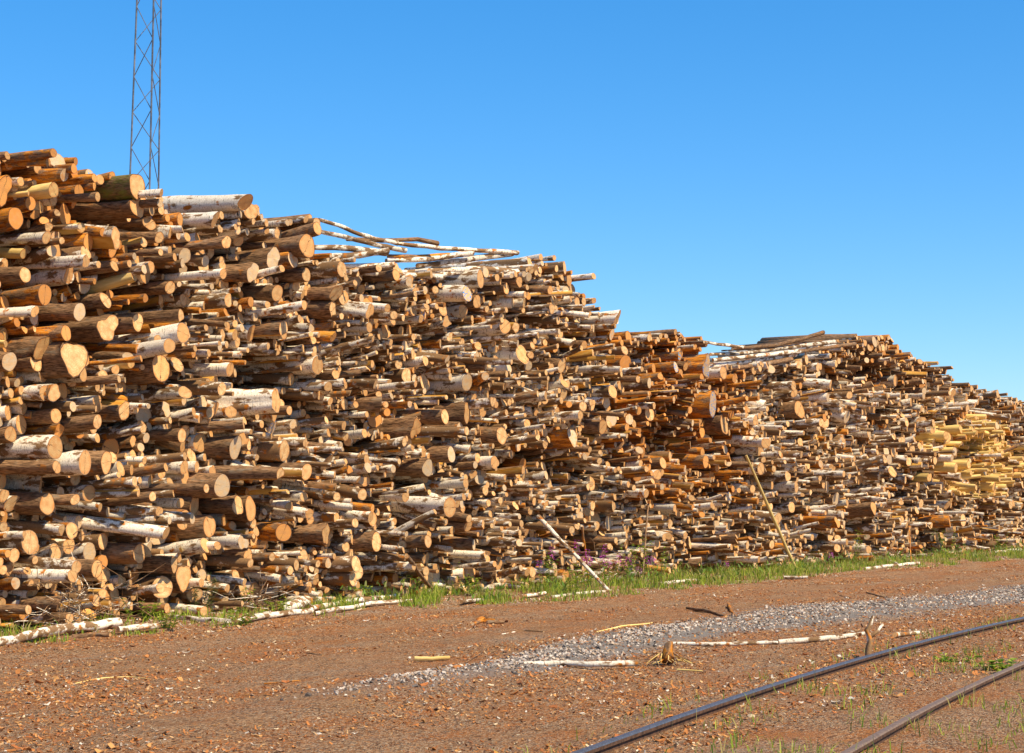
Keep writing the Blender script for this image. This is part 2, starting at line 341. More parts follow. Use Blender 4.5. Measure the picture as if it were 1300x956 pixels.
BLUE = {(905,513), (858,466), (863,452), (925,632), (897,465), (593,373)}
logs = []
for (x, y, rp, sp, yaw, off, irr) in HEROES:
    p = onwall(x, y, off); s, n = SN(p); r = rp * (.88 if 400 < x < 900 else .95) * depth(p) / F
    if p.z < r * 0.8: p.z = r * 0.8
    L = Log(); L.s, L.z, L.r, L.sp, L.yaw, L.pitch, L.off, L.irr = s, p.z, r, sp, yaw, R.gauss(0, 1.5), off, irr
    L.hero = True; L.paint = 1.0 if (x, y) in BLUE else 0.0; L.chord = None
    if (x, y) in ((356, 602), (360, 418), (230, 402)): L.chord = (math.radians(250), 1.0)
    if (x, y) == (403, 290): L.pitch = 9
    if (x, y) == (12, 459): L.pitch = -4
    logs.append(L)
heroes = list(logs)
for (s, z, r) in circles:
    st = style(s, z); off = st.off + R.gauss(0, 0.23) + 0.12 - 0.03 * z
    if z < 0.5: off = st.off * .4 + R.gauss(0, 0.16) + .1
    L = Log(); L.s, L.z, L.r = s, z, r; L.off = max(-1.2, min(off, 0.95)) - (R.uniform(.2, .6) if R.random() < .12 else 0); L.hero = False; L.paint = 1.0 if R.random() < 0.004 else 0.0
    if R.random() < 0.09: L.off += R.uniform(0.2, 0.7)
    if any((L.s - h.s) ** 2 + (L.z - h.z) ** 2 < (0.80 * (L.r + h.r)) ** 2 for h in heroes): continue
    # a log standing far out just uphill of a big one would hide it: keep those back
    for h in heroes:
        ds = h.s - L.s
        if 0 < ds < 0.9 and abs(h.z - L.z) < h.r + L.r and L.off > h.off - 0.30 - ds * 0.55 + 0: L.off = min(L.off, h.off - 0.30 - ds * 0.2)
    a, b, c, d = st.mix; u = R.random()
    L.sp = 'birch' if u < a else 'dark' if u < a + b else 'orange' if u < a + b + c else 'yellow'
    L.yaw = st.yaw + R.gauss(0, 6.0); L.pitch = st.pitch + R.gauss(0, 3.8)
    crest = z > np.interp(s, ps, pz) - 0.35
    if crest: L.off = min(L.off, .35); L.yaw *= .5; L.pitch *= .5
    elif R.random() < 0.09: L.yaw += R.gauss(0, 18); L.pitch += R.gauss(0, 8)
    L.irr = 0.05 if R.random() < 0.75 else R.uniform(0.1, 0.24)
    L.chord = (R.uniform(0, 6.3), R.uniform(0.6, 1.1)) if R.random() < 0.12 else None
    logs.append(L)
for i, L in enumerate(logs):
    fan = float(np.interp(proj(W(L.s, 0, L.z))[0], (200, 600, 1000), (10.0, 1.0, -3.0)))
    if not L.hero:   # nobody stacks a log so that its far end stands up above the pile
        tb = min(float(np.interp(L.s + math.sin(math.radians(L.yaw - fan)) * q_, ps, pz)) for q_ in (1.0, 2.0, 2.9)) - L.r * 1.6
        L.pitch = max(L.pitch, -math.degrees(math.atan2(max(0.0, tb - L.z), 3.0)))
        if tb < L.z: L.yaw *= .3
    L.i = i; ya, pi_ = math.radians(L.yaw * (.8 if L.hero else 1) - fan), math.radians(L.pitch)
    ax = NN * (math.cos(ya) * math.cos(pi_)) - DS * (math.sin(ya) * math.cos(pi_)) + ZZ * math.sin(pi_)
    L.ax = ax.normalized(); L.face = W(L.s, L.off, L.z) if L.hero else W(L.s, 0, L.z) + L.ax * L.off
    if L.face.z < L.r: L.face.z = L.r
    L.len = 3.0

# which logs does the camera see most of?
bv, bf, own = [], [], []
for L in logs:
    px, py = proj(L.face)
    if px < -80 or px > 1400: continue
    u, v, a = basis(L.ax); k = len(bv)
    for c in (L.face, L.face - L.ax * 2.5):
        for j in range(8):
            t = j * math.pi / 4; bv.append(c + u * (math.cos(t) * L.r) + v * (math.sin(t) * L.r))
    for j in range(8): bf.append((k + j, k + 8 + j, k + 8 + (j + 1) % 8, k + (j + 1) % 8)); own.append(L.i)
    bf.append(tuple(k + j for j in range(8))); own.append(L.i)
tree = BVHTree.FromPolygons(bv, bf); cnt = {}; sx = {}; sy = {}
for py in range(170, 830, 2):
    for px in range(1, 1300, 2):
        h = tree.ray_cast(EYE, ray(px, py))
        if h[2] is not None:
            o = own[h[2]]; cnt[o] = cnt.get(o, 0) + 1; sx[o] = sx.get(o, 0) + px; sy[o] = sy.get(o, 0) + py
order = sorted(cnt, key=lambda o: -cnt[o]); single = order[:285]; chosen = set(single)
print('logs', len(logs), 'seen', len(cnt), 'smallest single', cnt[single[-1]] * 4, 'px')

def build_log(L, bb, be):
    q = random.Random(L.i * 13 + 5); sides = 20 if L.hero else (16 if L.i in chosen else 11)
    d = [0, .05, .18, .4, .75, 1.2, 1.9, L.len] if L.i in chosen else [0, .2, .5, 1.0, L.len]
    bx, bz = q.gauss(0, .028), q.gauss(0, .018); u, v, a = basis(L.ax); pts, rr = [], []
    tp = q.uniform(-.03, .035); flare = 0.10 * L.r if q.random() < .25 else 0
    for t in d:
        pts.append(L.face - L.ax * t + u * (bx * min(t, 1.1) ** 2) + v * (bz * min(t, 1.1) ** 2))
        rr.append(max(L.r * 0.6, L.r - tp * min(t, 1.5) * 1.0 - (flare if t > .15 else 0)))
    tilt = (q.gauss(0, .10), q.gauss(0, .10)) if q.random() < .8 else (q.gauss(0, .35), q.gauss(0, .3))
    path_log(bb, be, pts, rr, L.sp, L.i + 100, sides, L.irr, tilt, (True, True), L.chord, L.paint)

# ---- mass of smaller logs
mass = Buf()
for L in logs:
    if L.i not in chosen: build_log(L, mass, mass)
o = link('stacked_logs', mass.mesh('stacked_logs', [M_BARK, M_END]))
tag(o, 'dense wall of smaller birch, pine and alder logs filling the long timber pile', 'log pile', None, 'stuff')

# ---- labels for the single logs: look, then where in the pile, then order in its neighbourhood
COLS = [(-99, 110, 'at the near left end of the pile'), (110, 215, 'straight below the lattice mast'), (215, 320, 'below the white hump right of the mast'), (320, 410, 'below the dark crest left of the long poles'),
        (410, 530, 'below the left half of the poles atop the tall heap'), (530, 660, 'below the right half of the poles atop the tall heap'), (660, 780, 'in the stepped shoulder of the tall heap'),
        (780, 905, 'in the orange front of the lower heap'), (905, 1060, 'below the poles atop the lower heap'), (1060, 1170, 'below the dark peak of the lower heap'), (1170, 1400, 'in the far right end around the peeled logs')]
ROWS = [(0.86, 'at the very top'), (0.66, 'high up'), (0.48, 'above mid height'), (0.30, 'below mid height'), (0.12, 'low down'), (-9, 'in the bottom rows')]
ADJ = {'birch': 'white-barked', 'dark': 'dark-barked', 'orange': 'orange-brown', 'yellow': 'peeled yellow', 'mossy': 'mossy green-barked'}
NAME = {'birch': 'birch_log', 'dark': 'dark_log', 'orange': 'orange_log', 'yellow': 'peeled_log', 'mossy': 'mossy_log'}
ORD = ['', 'second', 'third', 'fourth', 'fifth', 'sixth', 'seventh', 'eighth', 'ninth', 'tenth', 'eleventh', 'twelfth']
cells = {}
for i in single:
    L = logs[i]; cx, cy = sx[i] / cnt[i], sy[i] / cnt[i]; L.cx, L.cy = cx, cy
    ctext = next(c[2] for c in COLS if c[0] <= cx < c[1]); top = float(np.interp(L.s, ps, pz)); fr = L.z / max(top, .5)
    rtext = next(t for f_, t in ROWS if fr > f_)
    size = 'huge' if L.r > .155 else 'thick' if L.r > .11 else 'middling' if L.r > .08 else 'slim'
    if L.paint: size = 'blue-painted ' + size
    cells.setdefault((size, L.sp, rtext, ctext), []).append(L)
for (size, sp, rt, ct), ls in cells.items():
    ls.sort(key=lambda l: l.face.x and proj(l.face)[0])
    for k, L in enumerate(ls):
        head = f'{size} {ADJ[sp]} log'; w = ''
        if len(ls) > 1: w = ' leftmost' if k == 0 else (' rightmost' if k == len(ls) - 1 else f' {ORD[min(k, 11)]} from left')
        if len(ls) > 1: head = (f'{w.strip()} {head}')
        short = ct
        lab = f'{head} {rt} {short}'
        while len(lab.split()) > 16: lab = lab.replace(' atop the tall heap', '').replace(' right of the mast', ' by mast').replace(' left of the long poles', '').replace(' around the peeled logs', '') if any(t_ in lab for t_ in (' atop the tall heap', ' right of the mast', ' left of the long poles', ' around the peeled logs')) else ' '.join(lab.split()[:16])
        L.label = lab
for i in single:
    L = logs[i]; bb, be = Buf(), Buf(); build_log(L, bb, be)
    o = link(NAME[L.sp], bb.mesh(NAME[L.sp], [M_BARK, M_END], L.face), None, L.face)
    tag(o, L.label, 'log', 'sawn logs stacked in the long timber pile')
    link('cut_end', be.mesh('cut_end', [M_END], L.face), o)

# ------------------------------------------------------------------ long poles, fallen logs, leaning poles
def pole(name, pts, rads, sp, label, cat, group=None, seed=1, sides=10, subdiv=3, wob=0.25, ends=(True, True), whiteness=None, irr=.08):
    P = []; RRs = []; q = random.Random(seed)
    for i in range(len(pts) - 1):
        for k in range(subdiv):
            t = k / subdiv; P.append(pts[i].lerp(pts[i + 1], t)); RRs.append(rads[i] * (1 - t) + rads[i + 1] * t)
    P.append(pts[-1]); RRs.append(rads[-1])
    rm = sum(RRs) / len(RRs)
    for i in range(1, len(P) - 1): P[i] = P[i] + Vector((q.gauss(0, 1), q.gauss(0, 1), q.gauss(0, .6))) * rm * wob
    bb, be, bk = Buf(), Buf(), Buf(); path_log(bb, be, P, RRs, sp, seed + 5000, sides, irr, (q.gauss(0, .2), q.gauss(0, .2)), ends, None, 0.0, rough=.07, whiteness=whiteness, back=bk)
    org = P[0].copy(); o = link(name, bb.mesh(name, [M_BARK], org), None, org); tag(o, label, cat, group)
    link('cut_end', be.mesh('cut_end', [M_END], org), o); link('cut_end', bk.mesh('cut_end', [M_END], org), o); return o
def wallpole(px_pts, n0, n1, rp, sp, label, seed, group):
    pts = []; m = len(px_pts) - 1
    for i, (x, y) in enumerate(px_pts): pts.append(onwall(x, y, n0 + (n1 - n0) * i / m))
    rads = [rp * .8 * depth(p) / F * (1.15 if i == m else .85 if i == 0 else 1) for i, p in enumerate(pts)]
    return pole('birch_pole' if sp == 'birch' else 'brown_pole', pts, rads, sp, label, 'pole', group, seed, whiteness=.5 if sp == 'birch' else None, wob=.12)
G1, G2 = 'long thin poles lying on top of the tall heap', 'long thin poles lying on top of the lower heap'
TP = [([(405,279),(430,286),(448,294),(475,303),(505,309)], 3.4, 'birch', 'white birch pole rising clear into the sky above the tall heap'),
 ([(505,309),(560,315),(610,318),(657,321)], 3.6, 'birch', 'long birch pole along the very top, its right end white'),
 ([(402,293),(440,301),(478,311),(515,318)], 3.6, 'birch', 'birch pole touching the dark crest log, sloping down right'),
 ([(440,304),(485,305),(530,304),(556,309)], 3.4, 'dark', 'brown pole lying under the rising birch pole tip'),
 ([(396,314),(440,315),(490,321)], 4.6, 'birch', 'short stout birch pole just under the crest log, rusty patches'),
 ([(396,327),(440,325),(492,319)], 5.0, 'birch', 'stout white pole second below the crest log'),
 ([(492,325),(530,326),(570,324)], 3.6, 'orange', 'orange-brown pole in the middle of the heap top'),
 ([(490,331),(545,329),(600,321)], 4.2, 'birch', 'bright white pole rising right in the middle of the heap top'),
 ([(530,337),(585,331),(650,322)], 4.2, 'birch', 'white pole below the bright one, reaching the right tip'),
 ([(400,338),(450,338),(500,336)], 4.0, 'birch', 'grey-white pole lying low behind the crest of the tall heap'),
 ([(505,346),(560,343),(615,341)], 4.4, 'birch', 'mottled birch pole in the lowest row right of centre'),
 ([(540,352),(610,341),(682,347)], 4.0, 'birch', 'mottled birch pole bending toward the right shoulder'),
 ([(450,346),(500,349),(560,352)], 4.4, 'birch', 'dirty birch pole lowest of the heap-top poles')]
for k, (pp, rp, sp, lab) in enumerate(TP): wallpole(pp, -0.25 + .1 * (k % 3), 0.12 + .1 * (k % 2), rp, sp, lab, 300 + k, G1)
TP2 = [([(885,432),(910,437),(945,441)], 2.4, 'birch', 'thin birch pole sloping down at the left end of the lower heap top'),
 ([(930,443),(985,438),(1020,430),(1045,422)], 3.2, 'dark', 'brown pole whose right tip sticks up clear of the lower heap'),
 ([(902,450),(950,448),(1000,441),(1060,434)], 3.0, 'birch', 'pale birch pole along the crest of the lower heap'),
 ([(905,457),(960,452),(1015,446)], 3.0, 'birch', 'white pole second from the crest of the lower heap'),
 ([(906,464),(960,458),(1010,450)], 3.2, 'birch', 'white pole third from the crest of the lower heap'),
 ([(908,471),(960,464),(1005,456)], 3.2, 'dark', 'brown pole fourth from the crest of the lower heap'),
 ([(910,479),(950,472),(985,464)], 3.4, 'dark', 'dark pole lowest of those atop the lower heap'),
 ([(985,452),(1030,444),(1085,437)], 3.2, 'dark', 'dark pole leading right up to the peak of the lower heap')]
for k, (pp, rp, sp, lab) in enumerate(TP2): wallpole(pp, 0.0 + .08 * (k % 2), 0.25 + .1 * (k % 2), rp, sp, lab, 340 + k, G2)

def lean(name, bx, by, tx, ty, ntop, r0, r1, sp, label, cat, seed, **k):
    b = at(bx, by, 0.01); t = onwall(tx, ty, ntop); d = depth(b) / F
    m = b.lerp(t, .5)
    return pole(name, [t, m, b], [r1 * d, (r0 + r1) / 2 * d, r0 * d], sp, label, cat, None, seed, **k)
lean('birch_pole', 774, 751, 683, 655, .85, 2.0, 2.9, 'birch', 'slender white birch pole leaning on the pile above the fireweed', 'pole', 401, whiteness=.45)
lean('tan_pole', 1011, 723, 947, 578, 1.0, 2.0, 1.5, 'yellow', 'thin tan pole leaning on the lower heap by the grass', 'pole', 402)
lean('broken_pole', 556, 756, 516, 706, 1.05, 1.8, 3.2, 'dark', 'short broken grey pole leaning on the pile foot in the grass', 'pole', 403)
lean('dry_stick', 246, 741, 228, 694, .75, .9, 1.5, 'yellow', 'thin tan stick leaning on the lowest logs at the left', 'stick', 404)
lean('dry_stick', 96, 777, 77, 739, .75, .8, 1.2, 'dark', 'reddish dark twig leaning on the lowest logs at far left', 'stick', 405)
lean('dry_stick', 748, 741, 739, 668, .55, .8, 1.6, 'orange', 'upright bare stick standing among the fireweed right of leaning birch', 'stick', 406)
lean('dry_stick', 815, 742, 823, 640, .55, .9, 1.3, 'dark', 'tall pale stick standing upright by the dark gap in the pile', 'stick', 407)
lean('dry_stick', 1157, 716, 1154, 668, .5, .7, .9, 'orange', 'small pale stick standing at the pile foot near far right', 'stick', 408)

def lying(name, pp, rp, sp, label, cat='log', seed=1, group=None, lift=.8, sink=0.0, **k):
    pts = []; rads = []
    for i, (x, y) in enumerate(pp):
        g = at(x, y, 0); r = (rp[i] if isinstance(rp, (list, tuple)) else rp) * .82 * depth(g) / F
        pts.append(at(x, y, r * lift) ); rads.append(r)
    return pole(name, pts, rads, sp, label, cat, group, seed, **k)
V = [([(-30,820),(20,810),(60,802),(105,795),(150,790)], 7, 'birch', 'thick white birch log lying along the verge at the far left'),
 ([(202,795),(175,797),(150,799)], 4.5, 'birch', 'short pale birch log on the verge right of the thick one'),
 ([(385,746),(345,755),(305,764),(266,773)], 4.5, 'birch', 'curved birch log lying against the lowest logs left of centre'),
 ([(355,773),(372,769),(391,764)], 8, 'birch', 'short fat white birch log with a dark end on the verge'),
 ([(345,778),(300,788),(255,787),(215,782)], 3.5, 'birch', 'bent thin birch stem half buried in the left verge'),
 ([(396,775),(360,780),(315,785)], 4.6, 'birch', 'dirty birch log lying in front of the short fat one'),
 ([(503,757),(450,763),(396,772)], 4.3, 'birch', 'long birch log lying behind another on the verge edge'),
 ([(525,763),(470,766),(400,779)], 3.4, 'birch', 'long grey birch log along the road edge left of the grass'),
 ([(612,761),(586,764)], 2.8, 'birch', 'short white birch piece in the grass edge near picture centre'),
 ([(776,750),(740,753),(700,758)], 2.2, 'birch', 'thin birch log at the foot of the leaning birch pole'),
 ([(692,753),(662,757)], 2.6, 'birch', 'short birch piece in the grass left of the leaning birch pole'),
 ([(885,737),(862,738),(838,741)], 2.6, 'birch', 'pale birch piece at the grass edge below the orange logs'),
 ([(1025,733),(995,733)], 2.4, 'birch', 'short white birch piece on the road edge by the brown pole foot'),
 ([(1140,716),(1110,706),(1080,697)], 2.2, 'birch', 'crooked birch branch sloping down from the pile near right'),
 ([(1166,715),(1130,718),(1098,722)], 2.4, 'birch', 'birch log lying on the road edge near the right'),
 ([(1295,698),(1262,701)], 2.4, 'birch', 'white birch log on the verge at the right picture edge'),
 ([(140,806),(118,805),(92,808)], 3, 'dark', 'short grey log end in front of the thick verge birch')]
for k, (pp, rp, sp, lab) in enumerate(V): lying('birch_log' if sp == 'birch' else 'grey_log', pp, rp, sp, lab, seed=500 + k, group='logs fallen on the grass verge', lift=1.3, whiteness=.35, wob=.3)
Rr = [('fallen_birch', [(809,842),(760,844),(715,842),(650,844),(575,850)], [5.2,4.6,4.6,4,2.5], 'birch', 'white birch stem lying beside the grey gravel, nearest the bottom'),
 ('fallen_birch', [(846,817),(905,818),(950,816),(988,816)], [3,3,3.2,3], 'birch', 'thin cream birch stem behind the frayed stump on the gravel edge'),
 ('fallen_birch', [(988,815),(1040,812),(1070,809),(1097,804)], [3.6,4,3.6,2.6], 'birch', 'peeling birch stem ending at the upright forked piece'),
 ('fallen_birch', [(1136,806),(1166,803)], [4,3], 'birch', 'short thick birch piece lying close to the shiny rail'),
 ('pale_log', [(526,836),(548,836),(571,835)], [3.6,3.2,2.8], 'yellow', 'short peeled pale log alone on the brown road')]
for k, (nm, pp, rp, sp, lab) in enumerate(Rr): lying(nm, pp, rp, sp, lab, 'trunk' if 'birch' in nm else 'log', seed=540 + k, lift=1.35, whiteness=.25, sides=12)
St = [([(872,772),(895,775),(922,783)], [2,3,2.4], 'dark', 'dark broken branch lying at the upper gravel edge'),
 ([(925,768),(929,777),(934,783),(960,787)], [3,2.6,2,1], 'orange', 'reddish branch with a raised broken end by the gravel'),
 ([(1066,756),(1100,764),(1130,774),(1152,779)], [.8,1,.9,.6], 'dark', 'long dark twig crossing the gravel band'),
 ([(1100,752),(1125,759),(1155,760)], [1.2,1.2,.8], 'dark', 'short dark twig on the road edge beyond the gravel'),
 ([(1156,774),(1185,770),(1206,767)], [1.6,1.8,1.4], 'birch', 'pale stick lying on the far part of the gravel'),
 ([(1235,766),(1255,767),(1285,766)], [1,1,.6], 'orange', 'thin tan stick at the far right gravel edge'),
 ([(1083,770),(1088,776),(1094,781)], [2.6,2.2,1.6], 'yellow', 'small bright yellow wood splinter on the gravel'),
 ([(757,803),(790,795),(828,791)], [1.6,1.4,1], 'yellow', 'long tan splinter on the road above the gravel'),
 ([(690,802),(665,800),(628,807)], [1,1.2,.8], 'birch', 'pale twig lying on the road left of the gravel tip'),
 ([(562,862),(585,845),(606,832),(630,815)], [.7,.9,.8,.5], 'dark', 'thin dark twig bent over the road near the pale stem'),
 ([(95,868),(130,861),(165,859),(190,862)], [1.2,1.3,1,.7], 'yellow', 'long pale root lying at the lower left of the road'),
 ([(600,792),(612,786),(630,788)], [3,5,3], 'orange', 'reddish bark slab on the road left of centre'),
 ([(618,790),(640,790)], [3,2], 'dark', 'dark bark slab beside the reddish one'),
 ([(390,829),(410,832)], [1.6,1.6], 'dark', 'short dark stick on the brown road left of centre'),
 ([(860,850),(892,852)], [1.5,1.2], 'yellow', 'flat tan splinter in front of the frayed stump'),
 ([(985,812),(1030,806),(1075,805),(1100,803)], [.8,.9,.8,.6], 'dark', 'thin grey branch lying along the peeling birch stem'),
 ([(1100,830),(1140,826)], [1.2,1], 'dark', 'dark splinter lying against the shiny rail'),
 ([(335,868),(380,864)], [1.2,.8], 'orange', 'small orange splinter on the near left road')]
for k, (pp, rp, sp, lab) in enumerate(St): lying('fallen_branch' if len(pp) > 3 else 'stick', pp, rp, sp, lab, 'stick', seed=560 + k, sides=7, lift=1.0)
# upright forked birch piece
b = at(1101, 838); d = depth(b) / F
lean_o = pole('forked_branch', [b + Vector((.0, 0, -.05)), b + Vector((.05, .05, .17)), b + Vector((.02, .1, .30)), b + Vector((.09, .12, .45))], [5.5 * d, 4 * d, 3.4 * d, 2.2 * d], 'birch', 'upright forked birch piece standing behind the shiny rail', 'branch', None, 620, whiteness=.6)
bb, be = Buf(), Buf(); q0 = Vector((.03, .09, .27)); path_log(bb, be, [q0 + Vector((.18, .1, .14)), q0 + Vector((.1, .05, .06)), q0], [1.8 * d, 2.2 * d, 2.6 * d], 'birch', 66, 8)
o = link('side_branch', bb.mesh('side_branch', [M_BARK, M_END]), lean_o); link('cut_end', be.mesh('cut_end', [M_END]), o)

# frayed stump piece with splintered roots
b = at(846, 842); d = depth(b) / F
bb, be = Buf(), Buf(); path_log(bb, be, [Vector((.03, .06, .19)), Vector((.02, .03, .11)), Vector((0, 0, .02))], [5.5 * d, 6.5 * d, 11 * d], 'orange', 71, 16, .2, (.5, .3), rough=.12)
stump = link('torn_stump', bb.mesh('torn_stump', [M_BARK, M_END]), None, b); tag(stump, 'torn brown stump piece with frayed roots at the gravel edge', 'stump'); link('cut_end', be.mesh('cut_end', [M_END]), stump)
fb, fe = Buf(), Buf()
for k in range(30):
    a = R.uniform(math.pi * .9, math.pi * 2.1); l = R.uniform(.08, .22); z = R.uniform(.02, .12)
    p1 = Vector((math.cos(a) * .1, math.sin(a) * .1, z)); p2 = p1 + Vector((math.cos(a + R.gauss(0, .4)) * l * .6, math.sin(a) * l * .6, -z * .4)); p3 = p2 + Vector((math.cos(a + R.gauss(0, .8)) * l * .5, math.sin(a) * l * .5, -z * .5))
    path_log(fb, fb, [p3, p2, p1], [.002, .004, .006], R.choice(['yellow', 'dark', 'orange']), k, 5, .1, (0, 0), (False, False))
link('root_fibres', fb.mesh('root_fibres', [M_BARK]), stump)

# ------------------------------------------------------------------ rails
rp1 = [(975, 866), (1094, 831.5), (1177, 808.5), (1300, 781)]
q = [SN(at(x, y, .13)) for x, y in rp1]; cf = np.polyfit([a for a, b in q], [b for a, b in q], 2); sa, sb = q[0][0] - 3, q[-1][0] + 4
def rail_n(s):
    c = min(max(s, sa), sb); d1 = 2 * cf[0] * c + cf[1]; return np.polyval(cf, c) + d1 * (s - c)
print('rail n', [(round(s, 1), round(float(rail_n(s)), 2)) for s in (-15, sa, 0, 10, sb, 40)], cf)
PROF = [(-.065, 0), (.065, 0), (.065, .012), (.012, .028), (.010, .105), (.034, .115), (.036, .138), (.028, .148), (-.028, .148), (-.036, .138), (-.034, .115), (-.010, .105), (-.012, .028), (-.065, .012)]
def rail_path(off):
    pts = []
    for i in range(160):
        s = -28 + i * .75; n = rail_n(s); e = (rail_n(s + .1) - n) / .1; nv = (NN - DS * e).normalized(); pts.append((W(s, n, 0) + nv * off, nv))
    return pts
track = empty('railway_track', W(0, rail_n(0), 0)); tag(track, 'railway track sunk in chip-covered dirt at the lower right', 'railway track')
def rail(off, topmat, label):
    P = rail_path(off); org = track.location
    for nm, prof, m in (('rail', PROF, M_STEEL),):
        v = []; f = []; k = len(prof); mi = []
        for p, nv in P:
            for a, z in prof: v.append(tuple(p + nv * a * .85 + ZZ * (z - .045) - org))
        for i in range(len(P) - 1):
            for j in range(k):
                j2 = (j + 1) % k; f.append((i * k + j, i * k + j2, (i + 1) * k + j2, (i + 1) * k + j)); mi.append(1 if j in (7, 8, 6) else 0)
        me = mesh_from(nm, v, f, [M_STEEL, topmat], mi, [False] * len(f)); o = link(nm, me, track); o['label'] = label
rail(0, M_STEEL_TOP, 'farther rail with a bright blue-grey worn top')
rail(1.55, plain('dull_rail_steel', (0.26, 0.17, 0.11), (0.15, 0.09, 0.055), 30, 0.55, 0.2), 'nearer rail, duller and brown')
print('rail2 px', [tuple(round(c) for c in proj(rail_path(1.55)[i][0] + ZZ * .13)) for i in range(20, 70, 4)])

# ------------------------------------------------------------------ ground
def band(pts):
    q = sorted(SN(at(x, y)) for x, y in pts); a = [p[0] for p in q]; b = [p[1] for p in q]
    return lambda s: np.interp(s, a, b)
g_up = band([(1400, 741), (1300, 745), (1170, 759), (1000, 771), (920, 785), (800, 801), (700, 822), (600, 846), (480, 866), (300, 900)])
g_lo = band([(1400, 758), (1300, 768), (1200, 776), (1090, 791), (950, 806), (850, 822), (760, 840), (640, 862), (560, 885), (400, 940)])
verge = band([(-100, 828), (0, 818), (200, 803), (330, 792), (500, 772), (620, 768), (700, 765), (800, 756), (930, 742), (1100, 725), (1300, 711), (1400, 706)])
from mathutils import noise as mn
def gz(x, y):
    p = Vector((x, y, 0)); s, n = SN(p)
    z = 0.035 * mn.noise(p * .35) + 0.014 * mn.noise(p * 1.7) + .008 * mn.noise(p * 5)
    c = (g_up(s) + g_lo(s)) / 2; hw = max(.3, (g_lo(s) - g_up(s)) / 2); z += .07 * math.exp(-((n - c) / hw) ** 2)
    rn_ = float(rail_n(s)); t = n - rn_
    if -.6 < t < 2.2: z += .045 * min(1, (t + .6) / .5) * min(1, (2.2 - t) / .5)
    if abs(t) < .10 or abs(t - 1.55) < .10: z = min(z, 0.03)
    for rn2 in (2.0 + .15 * math.sin(s * .3), 3.7 + .15 * math.sin(s * .3)): z += -.035 * math.exp(-((n - rn2) / .17) ** 2) + .018 * math.exp(-((abs(n - rn2) - .36) / .12) ** 2)
    if n < 0: z *= .3
    return z
def axis(c, near, step, far, ratio):
    a = [0.0]; s = step
    while a[-1] < far:
        if a[-1] > near: s *= ratio
        a.append(a[-1] + s)
    return a
pos = axis(0, 26, .085, 1500, 1.12)
us = [16 - t for t in reversed(pos[1:])] + [16 + t for t in pos]                  # along s
neg = axis(0, 6.5, .07, 1200, 1.14); vsn = [5.8 - t for t in reversed(neg[1:])] + [5.8 + t for t in neg]
gv = []; gn = []
for s in us:
    for n in vsn:
        p = W(s, n, 0); near = -14 < s < 46 and -1.5 < n < 14
        p.z = gz(p.x, p.y) if near else 0.0; gv.append(tuple(p))
        c = (g_up(s) + g_lo(s)) / 2; gn.append((n - c) / max(.2, (g_lo(s) - g_up(s)) / 2))
nn = len(vsn); gf = [(i * nn + j, i * nn + j + 1, (i + 1) * nn + j + 1, (i + 1) * nn + j) for i in range(len(us) - 1) for j in range(nn - 1)]
def ground_material():
    t = NT('brown_dirt', 0.95, 0.15); co = t.new('ShaderNodeTexCoord').outputs['Object']; g = t.attr('gn', 'Fac')
    rot = t.new('ShaderNodeMapping'); t.put(rot.inputs[0], co); rot.inputs['Rotation'].default_value = (0, 0, -math.atan2(DS.y, DS.x)); v = rot.outputs[0]
    big = t.noise(t.vm('MULTIPLY', v, (.16, .8, 1)), 1.0, 5, .6); mid = t.noise(v, 2.3, 5, .65); fine = t.noise(v, 22, 5, .7); grit = t.noise(v, 90, 2, .6)
    c = t.mix(t.ramp(mid, .35, .65), (.31, .15, .065), (.47, .26, .125))
    c = t.mix(t.ramp(big, .54, .66), c, t.mix(fine, (.30, .21, .14), (.46, .34, .24)))
    c = t.mix(t.math('MULTIPLY', t.ramp(t.noise(t.vm('MULTIPLY', v, (.5, 1.3, 1)), 1.0, 5, .7, None, .5), .46, .58), .8), c, (.44, .15, .035))
    c = t.mix(t.math('MULTIPLY', t.ramp(fine, .55, .68), .7), c, (.46, .27, .15))
    c = t.mix(t.math('MULTIPLY', t.ramp(fine, .45, .32), .7), c, (.10, .055, .035))
    c = t.mix(t.math('MULTIPLY', t.ramp(grit, .62, .72), .5), c, (.5, .38, .27))
    gm = t.math('ADD', t.math('ABSOLUTE', g), t.math('MULTIPLY', t.math('SUBTRACT', mid, .5), 1.6))
    for sc_, amt, pal in ((26, .8, ((.07, .035, .02), (.50, .19, .05), (.28, .15, .09))), (60, .85, ((.62, .44, .28), (.05, .03, .02), (.42, .17, .06)))):
        vo = t.new('ShaderNodeTexVoronoi'); t.put(vo.inputs['Vector'], t.vm('ADD', t.vm('MULTIPLY', v, (1, 1.7, 1)), t.vm('MULTIPLY', t.new('ShaderNodeTexNoise').outputs['Color'], (.02, .02, 0)))); vo.inputs['Scale'].default_value = sc_
        ch = t.sep(vo.outputs['Color']); dens_ = t.noise(v, 1.1, 4, .6)
        pc = t.mix(t.math('GREATER_THAN', ch[1], .5), pal[0], t.mix(t.math('GREATER_THAN', ch[1], .8), pal[1], pal[2]))
        on = t.math('LESS_THAN', ch[0], t.ramp(dens_, .25, .85)); c = t.mix(t.math('MULTIPLY', on, amt * .8), c, pc)
    sx_ = t.sep(t.new('ShaderNodeTexCoord').outputs['Object']); c = t.mix(t.math('MULTIPLY', t.ramp(gm, 1.25, .75), t.ramp(sx_[1], 14.5, 17.5)), c, t.mix(fine, (.16, .13, .11), (.42, .36, .31)))
    t.bump(t.math('ADD', t.math('ADD', fine, t.math('MULTIPLY', grit, .4)), mid), 1.0, .07)
    return t.out(c)
me = mesh_from('dirt_ground', gv, gf, [ground_material()], None, [True] * len(gf), dict(gn=('FLOAT', gn)))
me.flip_normals() if me.polygons[0].normal.z < 0 else None
